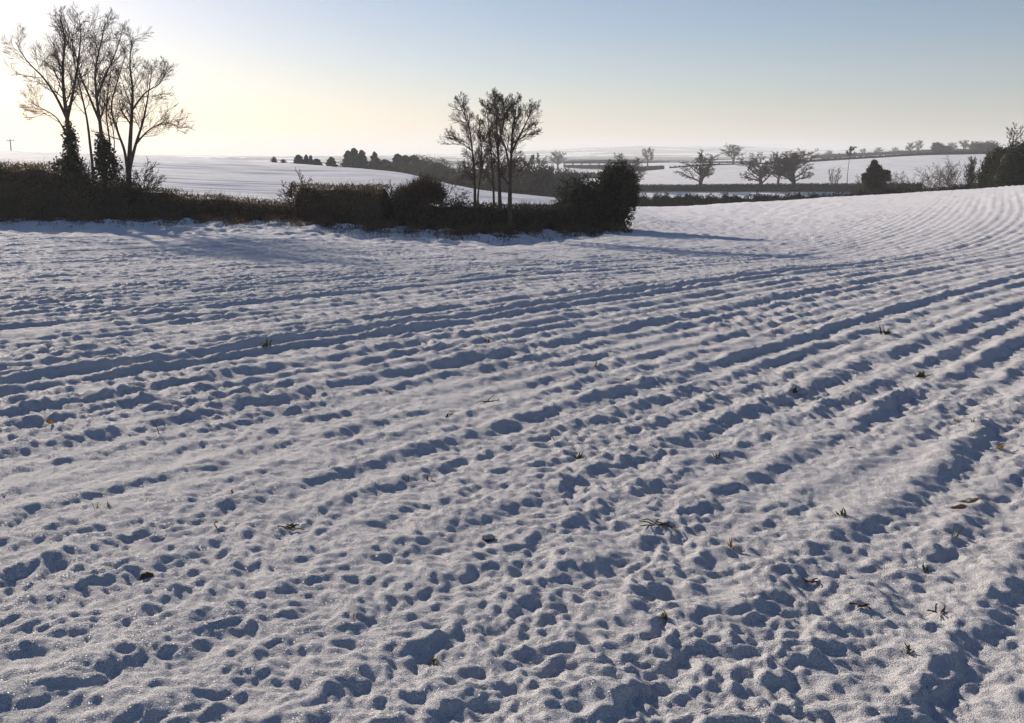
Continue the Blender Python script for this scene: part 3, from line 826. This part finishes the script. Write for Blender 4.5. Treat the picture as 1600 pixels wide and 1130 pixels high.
twin(far2, 1459, 490, 221, .6, 'small bent tree beside the dark far copse', .7, FG, basepy=242)
for k, (px, Y, top, src, lab) in enumerate([
        (1296, 610, 234, far2, 'tiny hazy tree on the skyline just right of the oak pair'), (1348, 615, 231, far1, 'tiny skyline tree right of the slender pole-like tree'),
        (1372, 618, 229, far2, 'tiny round skyline tree above the holly bush'), (1398, 612, 229, far1, 'tiny skyline tree left of the two neighbouring thin trees'),
        (1488, 600, 221, far2, 'small skyline tree right of the dark copse'), (1522, 590, 219, far1, 'small skyline tree between hazy far tree and the right wood')]):
    twin(src, px, Y, top, k * 1.1, lab, .9, FG, basepy=240)
free_tree('poplar_tree', 'lone slender pole-like tree with small top', 1323, 224, 228, 56, dict(OAK, kids=[8, 7, 5, 3], **{'from': [.80, .2, .2, .1, .1]}, ratio=[.20, .5, .5, .5]), .10, sink=.1, wide=14)
free_tree('sapling', 'broom shaped sapling on the hedge between oak pair and evergreen', 1303, 222, 261, 57, dict(UPR, kids=[12, 4, 0, 0], rmin=.03), .10, stems=4, lean=.12)
MG = 'valley trees behind the middle clump'
v1 = free_tree('valley_tree', 'round bare tree behind the right side of the middle clump', 832, 150, 238, 58, OAK, .26, MG, basepy=305, wide=62)
twin(v1, 800, 158, 242, 1.2, 'bare tree seen through the three close trunks', 1.15, MG, basepy=305)
twin(v1, 762, 165, 244, 2.4, 'bare tree between slim bent tree and the three trunks', 1.1, MG, basepy=305)
twin(v1, 726, 190, 250, 3.7, 'hazy low tree left of the slim bent tree', 1.35, MG, basepy=303)
twin(v1, 852, 175, 255, 4.6, 'low bare tree at the right edge of the valley trees', 1.2, MG, basepy=303)
twin(v1, 780, 190, 252, 5.3, 'low hazy tree deep among the valley trees', 1.6, MG, basepy=303)
twin(v1, 700, 200, 258, .3, 'low bare tree at the valley edge of the hill field', 1.4, MG, basepy=300)

# thickets in the valley
TH_M = ('hedge_dark', 'hedge_core', 'twig')
for k, (px, py, Y, rx, rz, lab) in enumerate([
        (835, 288, 146, 3.4, 2.6, 'dense brown thicket under the round valley tree'),
        (775, 290, 152, 3.2, 2.3, 'dense brown thicket behind the three close trunks'),
        (725, 284, 168, 3.8, 2.2, 'hazy thicket left of the slim bent tree'),
        (680, 268, 205, 4.4, 2.8, 'grey thicket just above the hill field edge'),
        (880, 284, 180, 3.4, 2.4, 'thicket behind the lower evergreen bush'),
        (655, 262, 215, 4.0, 2.6, 'grey wooded hump at the end of the conifer row'),
        (598, 266, 222, 4.4, 2.2, 'grey undergrowth between pointed and flat topped conifers'), (556, 262, 236, 4.0, 2.2, 'dark scrub at the foot of the tallest conifers')]):
    bush('thicket', lab, [(px, py, rx, rx * .8, rz, 0), (px - 14, py + 8, rx * .7, rx * .6, rz * .9, 1.5), (px + 15, py + 9, rx * .7, rx * .6, rz * .8, -1.0), (px, py + 24, rx * 1.1, rx * .8, rz, 0)], Y, 60 + k, 'thicket', TH_M, 5200, .30, 'valley thickets', .9, .8, core=.62)

def conifer(label, px, Y, top, width, seed, basepy=280, blunt=.35):
    rng = np.random.default_rng(seed)
    t = at(px, top, Y); b = at(px, basepy, Y); z = gz(b[0], Y); h = t[2] - z
    root = thing('conifer_tree', (b[0], Y, z), label, 'tree', 'conifers behind the hill field')
    S = Segs(); S.add((0, 0, -.2), (0, 0, h * .95), .16, .03); link('trunk', S.mesh('trunk', 'bark', 6), root)
    n = 5200; f = rng.uniform(.06, 1, n) ** .9; an = rng.uniform(0, 2 * math.pi, n)
    env = width * .85 * np.clip((1 - f), 0, 1) ** blunt * (1 + .25 * perlin(an * 1.6 + seed, f * 9, 3)) * (.85 + .2 * np.sin(f * 42 + an))
    rr_ = env * rng.uniform(.25, 1, n) ** .6
    P = np.stack((np.cos(an) * rr_, np.sin(an) * rr_, f * h - .12 * rr_), 1)
    V, F = cards(P, .42, rng, 0, .45); link('crown', mesh('crown', V, F, 'conifer'), root)
    return root
for k, (px, Y, top, wd, lab, bl) in enumerate([
        (467, 205, 243, 1.7, 'first low conifer of the row on the hill crest', .3), (479, 206, 243, 1.2, 'narrow pointed conifer second in the crest row', .5),
        (486, 204, 244, 1.0, 'thin spiky conifer third in the crest row', .6), (495, 207, 249, 1.9, 'low bushy conifer fourth in the crest row', .3),
        (518, 210, 246, 2.6, 'rounded conifer in the gap before the tall group', .5), (545, 225, 236, 2.6, 'left conifer of the tallest group on the crest', .4),
        (554, 226, 232, 2.8, 'tallest conifer on the hill crest', .4), (566, 228, 235, 2.8, 'right conifer of the tallest group on the crest', .45),
        (586, 224, 238, 2.8, 'pointed conifer right of the tallest group', .55), (602, 230, 250, 3.2, 'low dark conifer between pointed conifer and the flat topped ones', .3),
        (622, 226, 241, 2.6, 'flat topped conifer, left of its group', .3), (634, 228, 243, 2.6, 'flat topped conifer, middle of its group', .3),
        (647, 226, 243, 2.6, 'flat topped conifer, right of its group by the thorn bush', .3)]):
    conifer(lab, px, Y, top, wd, 80 + k, 275 if px > 520 else 262, bl)
for px, top, lab in ((428, 246.5, 'tiny bush top peeping over the hill crest'), (443, 249.5, 'tiniest dark bush top on the hill crest, next to the conifer row')):
    bush('bush', lab, [(px, top + 6, .55, .5, .8, 0), (px + 1, top + 12, .5, .5, .9, 0)], 175, int(px), 'bush', TH_M, 500, .2, None, .4, .5)

# hedges beyond the field
HM = ('hedge_dark', 'ever_core', 'twig')
hedge('hedge', 'ragged low hedge with gaps at the far edge of the ploughed field', [(975, 121, 306), (1040, 121, 305), (1100, 121, 306), (1180, 120, 306), (1260, 119, 304), (1340, 118, 301)], .8, 71, HM, .30, .55, .15, tw=1.5)
hedge('hedge', 'dark trimmed hedge running under the row of oaks', [(960, 220, 288.5), (1060, 220, 288.5), (1150, 219, 287.5), (1280, 218, 286.5), (1360, 217, 286.5), (1440, 216, 286)], 2.0, 72, HM, .10, .12, .25, tw=.7)
hedge('hedge', 'dark overgrown hedge below the shrubs at the right crest', [(1340, 112, 297), (1400, 110, 296), (1460, 106, 294), (1520, 102, 288), (1560, 99, 284)], 1.4, 73, HM, .3, .30, .16, tw=.9)
hedge('hedge', 'square cut far hedge right of the tall evergreen bush', [(990, 395, 261), (1036, 398, 259)], 3.0, 74, HM, .05, .15, .5, tw=1.2)
hedge('hedge', 'far hedge running behind the lone oak and the touching pair', [(1046, 402, 261), (1100, 402, 257), (1200, 402, 254.5), (1290, 402, 249)], 3.0, 75, HM, .05, .4, .5, tw=1.4)
hedge('hedge', 'far hedge climbing along the top of the sloping field', [(1282, 404, 248.5), (1400, 404, 242), (1480, 404, 237), (1580, 404, 235)], 3.0, 76, HM, .05, .4, .5, tw=1.4)
hedge('hedge', 'hazy farthest hedge above the narrow strip of snow', [(1270, 620, 243), (1350, 620, 239.5), (1440, 620, 235), (1560, 620, 232)], 4.0, 77, HM, .04, .7, .7, tw=2.0)
hedge('hedge', 'thin hazy hedge line crossing the far plain', [(985, 560, 252.5), (1060, 565, 253), (1180, 570, 252)], 3.0, 78, HM, .03, .3, .6, tw=1.2)
hedge('hedge', 'dark hedge in the dip below the barn', [(868, 330, 270), (930, 330, 270), (990, 330, 272)], 3.0, 79, HM, .05, .5, .5, tw=1.5)

bush('holly_bush', 'dark pointed holly bush standing on the crest left of the bare shrubs',
     [(1366, 259, .40, .4, .65, 0), (1367, 267, .85, .8, .70, 0), (1374, 277, 1.25, 1.1, .65, .2), (1361, 280, 1.05, 1.0, .60, -.2), (1368, 291, 1.15, 1.1, 1.0, 0), (1384, 270, .5, .5, .32, 0), (1352, 274, .4, .4, .28, 0)], 113, 91, n=7000, leaf=.2, twig=.4, core=.6)
for k, (px, Y, h, st, lab) in enumerate([
        (1350, 114, 2.6, 5, 'thin shrub touching the left side of the holly bush'), (1394, 111, 2.2, 6, 'low bare shrub right of the holly bush'),
        (1418, 110, 2.5, 6, 'second bare shrub right of the holly bush'), (1446, 108, 2.8, 6, 'bare shrub midway along the right crest'),
        (1472, 106, 3.4, 7, 'taller bare shrub before the twin-stemmed tree'), (1494, 104, 3.0, 5, 'bushy bare shrub at the foot of the twin-stemmed tree')]):
    sprawl('shrub', lab, px, 295, Y, 100 + k, st, h, .24, group='bare shrubs on the right crest', r=.035, spread=.9)
free_tree('hedge_tree', 'twin-stemmed bare tree on the right crest beside the dark wood', 1516, 103, 243, 110, dict(UPR, kids=[15, 7, 4, 0]), .12, stems=3, lean=.12, basepy=290)
free_tree('hedge_tree', 'thin bare tree half hidden by the dark wood', 1538, 101, 240, 111, dict(UPR, kids=[15, 7, 4, 0]), .10, stems=2, lean=.14, basepy=290)
bush('evergreen_tree', 'large dark evergreen filling the right edge of the picture',
     [(1588, 258, 1.9, 1.6, 1.9, 0), (1606, 240, 1.6, 1.5, 1.3, 0), (1580, 282, 2.0, 1.6, 1.7, 0), (1640, 262, 2.2, 1.8, 2.4, 0), (1618, 285, 2.2, 1.8, 2.2, 0)], 90, 112, 'tree', n=13000, leaf=.16, twig=.4)
bush('evergreen_bush', 'lower dark evergreen bush left of the large one at the right edge',
     [(1558, 264, 1.3, 1.2, 1.9, 0), (1548, 282, 1.6, 1.2, 1.4, 0), (1566, 248, .9, .8, 1.0, 0), (1545, 262, .6, .7, .9, .3)], 93, 113, n=6500, leaf=.15, twig=.45)
free_tree('poplar_tree', 'slender bare tree spiking above the dark evergreens', 1571, 94, 190, 114, UPR, .10, basepy=290)
bush('copse', 'dark flat topped far copse on the right skyline',
     [(1466, 231, 2.8, 2, 2.2, 0), (1478, 234, 3.0, 2, 1.8, 0), (1464, 226, 1.6, 1.5, .9, 0), (1470, 240, 4, 2, 2, 0)], 470, 115, 'copse', TH_M, 2600, .6, None, 1.0, .4)
bush('copse', 'hazy far copse beside the right wood',
     [(1530, 231, 4.5, 3, 2.6, 0), (1548, 231, 4, 3, 3, 0), (1540, 240, 6, 3, 2.5, 0)], 455, 116, 'copse', TH_M, 2600, .6, None, 1.2, .5)

def distant_woods():
    rng = np.random.default_rng(7); VF = []
    for k in range(420):
        r = math.exp(rng.uniform(math.log(1050), math.log(5200))); az = rng.uniform(-.62, .72)
        if az < -.1 and r < 1500: continue
        x, y = r * math.sin(az), r * math.cos(az)
        L_ = rng.uniform(30, 170) * (1 + r / 2500); th = rng.normal(0, .35) + (math.pi / 2 if rng.random() < .12 else 0); h = rng.uniform(2.0, 6.0)
        n = 14; t = np.linspace(-.5, .5, n) * L_; px = x + math.cos(th) * t; py = y + math.sin(th) * t
        gzs = land(px, py); hh = h * (.55 + .9 * np.abs(perlin(t / 14 + k, t * 0 + k, 9))) * (.35 + .65 * np.cos(np.linspace(-1.4, 1.4, n)))
        prof = ((-.5, -.3), (-.48, .6), (0, 1.0), (.48, .6), (.5, -.3)); wd = rng.uniform(4, 12)
        V = np.stack([np.stack((px - math.sin(th) * a_ * wd, py + math.cos(th) * a_ * wd, gzs + hh * b_), 1) for a_, b_ in prof], 1).reshape(-1, 3)
        i = np.arange(n - 1)[:, None] * 5; j = np.arange(4)[None]
        VF.append((V, np.stack((i + j, i + j + 1, i + 5 + j + 1, i + 5 + j), -1).reshape(-1, 4)))
    V, F = join(*VF)
    tag(link('distant_woods', mesh('distant_woods', V, F, 'hedge_core')), 'hazy far off woods and hedgerows on the plain', 'woods', kind='stuff')
distant_woods()

# ------------------------------------------------------------------ barn and pole
def boxes(name, L_, m, parent, loc=None):
    V, F = [], []
    for (x0, x1, y0, y1, z0, z1) in L_:
        o = len(V)
        V += [(x0, y0, z0), (x1, y0, z0), (x1, y1, z0), (x0, y1, z0), (x0, y0, z1), (x1, y0, z1), (x1, y1, z1), (x0, y1, z1)]
        F += [[o + i for i in f] for f in ((0, 3, 2, 1), (4, 5, 6, 7), (0, 1, 5, 4), (1, 2, 6, 5), (2, 3, 7, 6), (3, 0, 4, 7))]
    return link(name, mesh(name, V, F, m), parent, loc)
def barn():
    a_ = at(882, 264, 450); b_ = at(990, 264, 452); L_ = b_[0] - a_[0]
    z = min(gz(a_[0], 450), gz(b_[0], 452))
    root = thing('barn', (a_[0], 448, z), 'long low open sided barn with dark pitched roof beyond the bushes', 'barn')
    eave = at(900, 253.5, 450)[2] - z; ridge = at(900, 249.5, 450)[2] - z
    D = 8.0
    V = [(-.4, -.5, eave), (L_ + .4, -.5, eave), (L_ + .4, D / 2, ridge), (-.4, D / 2, ridge), (L_ + .4, D + .5, eave), (-.4, D + .5, eave)]
    V += [(x, y, q - .22) for x, y, q in V]
    F = [(0, 1, 2, 3), (3, 2, 4, 5), (6, 9, 8, 7), (9, 11, 10, 8), (0, 6, 7, 1), (5, 4, 10, 11), (1, 7, 8, 2), (2, 8, 10, 4), (0, 3, 9, 6), (3, 5, 11, 9)]
    link('roof', mesh('roof', V, F, 'roof'), root)
    n = 8
    for i in range(n + 1):
        x = L_ * i / n
        for y in (0.0, D): boxes('post', [(-.16, .16, -.16, .16, -.5, eave - .1)], 'wood', root, (x, y, 0))
    boxes('rail', [(-.2, L_ + .2, -.1, .1, eave - .62, eave - .24)], 'wood', root)
    boxes('rear_wall', [(0, L_, D - .12, D + .02, -.5, 1.3)], 'wood', root)
barn()
def pole():
    b_ = at(17.5, 236, 300); z = gz(b_[0], 300); top = at(17.5, 217, 300)[2] - z
    root = thing('utility_pole', (b_[0], 300, z), 'wooden power pole with crossarm on the hill skyline', 'utility pole')
    S = Segs(); S.add((0, 0, -.5), (0, 0, top), .19, .14); link('post', S.mesh('post', 'wood', 8), root)
    S = Segs(); S.add((-1.15, 0, top - .55), (1.15, 0, top - .55), .09, .09); link('crossarm', S.mesh('crossarm', 'wood', 6), root)
    for x in (-1.0, 0.0, 1.0):
        S = Segs(); S.add((x, 0, top - .5), (x, 0, top - .12), .05, .035); link('insulator', S.mesh('insulator', 'roof', 6), root)
pole()

# ------------------------------------------------------------------ weeds, stalks, leaves and clods in the snow
def blade(p, az, h, lean, wd, bend, segs=3):
    V, F = [], []
    ca, sa = math.cos(az), math.sin(az)
    x = 0; z = 0; an = lean
    for i in range(segs + 1):
        f = i / segs; w_ = wd * (math.sin(math.pi * min(.98, .18 + .80 * f)) ** .8)
        for s_ in (-1, 1): V.append((p[0] + ca * x - sa * w_ * s_ * .5, p[1] + sa * x + ca * w_ * s_ * .5, p[2] + z))
        x += math.sin(an) * h / segs; z += math.cos(an) * h / segs; an += bend / segs
    for i in range(segs): F.append((2 * i, 2 * i + 1, 2 * i + 3, 2 * i + 2))
    return np.array(V), np.array(F)
def weed(kind, px, py, size, seed, label):
    rnd = random.Random(seed); c = hit(px, py); s = size * .8
    if kind in ('clod', 'cap'):
        root = thing('soil_clod', c, label, 'clod', 'weeds and clods in the snow')
        rng = np.random.default_rng(seed)
        def lump(rad, zoff, sq, m, nm, ph):
            U, W = np.meshgrid(np.linspace(0, 2 * math.pi, 17)[:-1], np.linspace(-1.5, 1.5, 10))
            q = np.stack((np.cos(U) * np.cos(W), np.sin(U) * np.cos(W), np.sin(W)), -1)
            l_ = 1 + .35 * perlin(np.cos(U) * 1.6 * np.cos(W) + ph, np.sin(U) * 1.6 + q[..., 2] * 2 + seed, 5)
            V = (q * l_[..., None] * np.array((rad, rad * .8, rad * sq)) + np.array((0, 0, zoff))).reshape(-1, 3)
            i = np.arange(9)[:, None] * 16; j = np.arange(16)[None]
            F = np.stack((i + j, i + (j + 1) % 16, i + 16 + (j + 1) % 16, i + 16 + j), -1).reshape(-1, 4)
            link(nm, mesh(nm, V, F, m, True), root)
        lump(s * .55, s * .10, .6, 'soil', 'clod', 0)
        if kind == 'cap': lump(s * .60, s * .38, .42, 'cap', 'snow_cap', 3)
        return
    parts = []; 
    if kind == 'leaf':
        parts.append(blade((0, 0, 0), rnd.uniform(0, 6), s, .9, s * .7, .6, 4)); m = 'leaf_orange'
    elif kind == 'stalk':
        S = Segs(); p = np.zeros(3) - np.array((0, 0, .02)); d = np.array((rnd.uniform(-.3, .3), rnd.uniform(-.2, .2), 1.0))
        for i in range(4):
            q = p + unit(d) * s / 3.4; S.add(p, q, .0028, .0022); p = q; d = d + np.array((rnd.gauss(0, .35), rnd.gauss(0, .3), -.1))
        parts.append(S.arrays(4)); parts.append(blade(tuple(p * .6), rnd.uniform(0, 6), s * .4, .8, s * .10, .6)); m = 'weed_dry'
    elif kind == 'twigs':
        S = Segs()
        for k in range(9):
            p = np.array((rnd.uniform(-.5, .5) * s, rnd.uniform(-.2, .2) * s, .004)); d = unit(np.array((rnd.gauss(0, 1), rnd.gauss(0, .6), rnd.uniform(.0, .45))))
            for i in range(3):
                q = p + d * s * rnd.uniform(.12, .24); S.add(p, q, .0030, .0022); p = q; d = unit(d + np.array((rnd.gauss(0, .3), rnd.gauss(0, .3), -.15)))
        parts.append(S.arrays(4)); m = 'bramble'
    else:
        nb = {'sprig': 9, 'tuft': 24, 'dry': 9}[kind]
        for k in range(nb):
            sp_ = .18 if kind != 'tuft' else .32
            parts.append(blade((rnd.gauss(0, sp_) * s * .6, rnd.gauss(0, sp_) * s * .5, -.012), rnd.uniform(0, 2 * math.pi), s * rnd.uniform(.35, .95), rnd.uniform(.05, 1.0), s * rnd.uniform(.06, .17), rnd.uniform(.1, 1.6)))
        m = {'sprig': 'weed_green', 'tuft': 'weed_dark', 'dry': 'weed_dry'}[kind]
    nm = {'leaf': 'dead_leaf', 'stalk': 'dry_stalk', 'twigs': 'loose_twigs', 'sprig': 'weed_sprig', 'tuft': 'weed_tuft', 'dry': 'dry_sprig'}[kind]
    cat = {'leaf': 'leaf', 'stalk': 'stalk', 'twigs': 'twigs', 'sprig': 'weed', 'tuft': 'weed', 'dry': 'weed'}[kind]
    V, F = join(*parts)
    o = link(nm, mesh(nm, V, F, m), loc=[float(q) for q in c])
    tag(o, label, cat, 'weeds and clods in the snow')
W = [
 ('sprig', 1041, 968, .085, 'largest yellow-green weed sprig, beside a round snow mound at bottom centre'),
 ('tuft', 1314, 806, .075, 'dark green weed tuft in the snow below the rows at lower right'),
 ('dry', 1146, 856, .075, 'dry brown weed sprig fanning out left of the dark green tuft'),
 ('twigs', 1046, 824, .17, 'tangle of thin brown twigs lying on the snow'),
 ('tuft', 905, 716, .085, 'dark tuft with dry stalks near the centre of the field'),
 ('tuft', 1121, 714, .07, 'small flat green tuft upper right of the twig tangle'),
 ('tuft', 1447, 893, .06, 'dark bent weed in the snow at lower right, beside a smooth drift'),
 ('sprig', 1489, 838, .075, 'pale green weed sprig beside the bare earth patch'),
 ('twigs', 1348, 948, .065, 'dark twig stub in the snow near the bottom right corner'),
 ('tuft', 1420, 1020, .06, 'low dark weed at the bottom right, lowest of the right side'),
 ('tuft', 681, 1036, .06, 'dark green weed at the very bottom of the snow, left of centre'),
 ('cap', 763, 845, .062, 'dark earth clod with a cap of snow'),
 ('clod', 230, 902, .052, 'bare brown clod in a snow hollow at lower left'),
 ('dry', 154, 794, .075, 'dry brown weed pair at the far left'),
 ('sprig', 170, 792, .06, 'small green weed beside the dry brown pair at far left'),
 ('leaf', 80, 664, .07, 'orange dead leaf upright on the snow at the left edge'),
 ('leaf', 600, 612, .06, 'orange dead leaf on a furrow left of centre'),
 ('sprig', 551, 970, .055, 'tiny yellow-green weed alone at bottom left of centre'),
 ('sprig', 635, 752, .08, 'green weed sprig on the left of a close pair near centre'),
 ('dry', 672, 752, .07, 'brown weed sprig on the right of a close pair near centre'),
 ('stalk', 248, 678, .12, 'thin upright dry stalk on the big left furrow'),
 ('stalk', 340, 824, .08, 'short dark stalk in the snow at lower left'),
 ('twigs', 449, 828, .09, 'flat brown plant scrap lying in the snow left of the capped clod'),
 ('sprig', 505, 817, .05, 'tiny green weed just right of the flat brown scrap'),
 ('dry', 361, 772, .05, 'tiny rust brown weed above the short dark stalk'),
 ('sprig', 755, 874, .05, 'little green weed just below the snow capped clod'),
 ('twigs', 1273, 911, .07, 'thin twigs in the snow below the dark green tuft'),
 ('dry', 1560, 700, .11, 'brown bent weed on the right edge drift'),
 ('stalk', 866, 690, .10, 'thin pale stalk left of the central dark tuft'),
 ('tuft', 1437, 590, .13, 'dark weed patch on the far rows at right'),
 ('tuft', 1385, 522, .15, 'dark weed patch highest up the rows at right'),
 ('tuft', 1240, 613, .10, 'dark weed on the rows left of the far right patches'),
 ('dry', 1492, 658, .09, 'dry weed on the rows near the right edge'),
 ('sprig', 1520, 660, .08, 'green weed on the rows near the right edge'),
 ('dry', 930, 575, .11, 'brown weed on a furrow in the middle of the field'),
 ('tuft', 981, 595, .08, 'small dark weed right of the brown furrow weed'),
 ('tuft', 416, 540, .14, 'dark straggling weed on the left middle furrow'),
 ('sprig', 762, 535, .12, 'pale weed on the highest clear furrow near centre'),
 ('twigs', 770, 628, .16, 'brown twig scrap between furrows near centre'),
 ('tuft', 700, 652, .08, 'small dark weed above the green and brown pair'),
 ('dry', 892, 798, .05, 'tiny brown weed right of the snow capped clod'),
 ('twigs', 1470, 960, .06, 'dark twigs in a hollow near the right bottom corner'),
]
for i, w_ in enumerate(W): weed(w_[0], w_[1], w_[2], w_[3], 300 + i, w_[4])

# ------------------------------------------------------------------ air
def haze():
    a_ = 7150.0
    o = boxes('haze', [(-a_, a_, -a_, a_, -40.0, 75.0)], None, None) if False else None
    V = [(-a_, -a_, -40), (a_, -a_, -40), (a_, a_, -40), (-a_, a_, -40), (-a_, -a_, 75), (a_, -a_, 75), (a_, a_, 75), (-a_, a_, 75)]
    F = [(0, 3, 2, 1), (4, 5, 6, 7), (0, 1, 5, 4), (1, 2, 6, 5), (2, 3, 7, 6), (3, 0, 4, 7)]
    me = mesh('haze', V, F)
    m = bpy.data.materials.new('haze'); m.use_nodes = True
    n = m.node_tree.nodes; n.remove(n['Principled BSDF'])
    v = n.new('ShaderNodeVolumePrincipled')
    v.inputs['Color'].default_value = (0.90, 0.93, 0.97, 1)
    v.inputs['Density'].default_value = 0.00036
    v.inputs['Anisotropy'].default_value = 0.2
    m.node_tree.links.new(v.outputs[0], n['Material Output'].inputs['Volume'])
    me.materials.append(m)
    tag(link('haze', me), 'pale winter haze lying over the countryside', 'haze', kind='stuff')
haze()
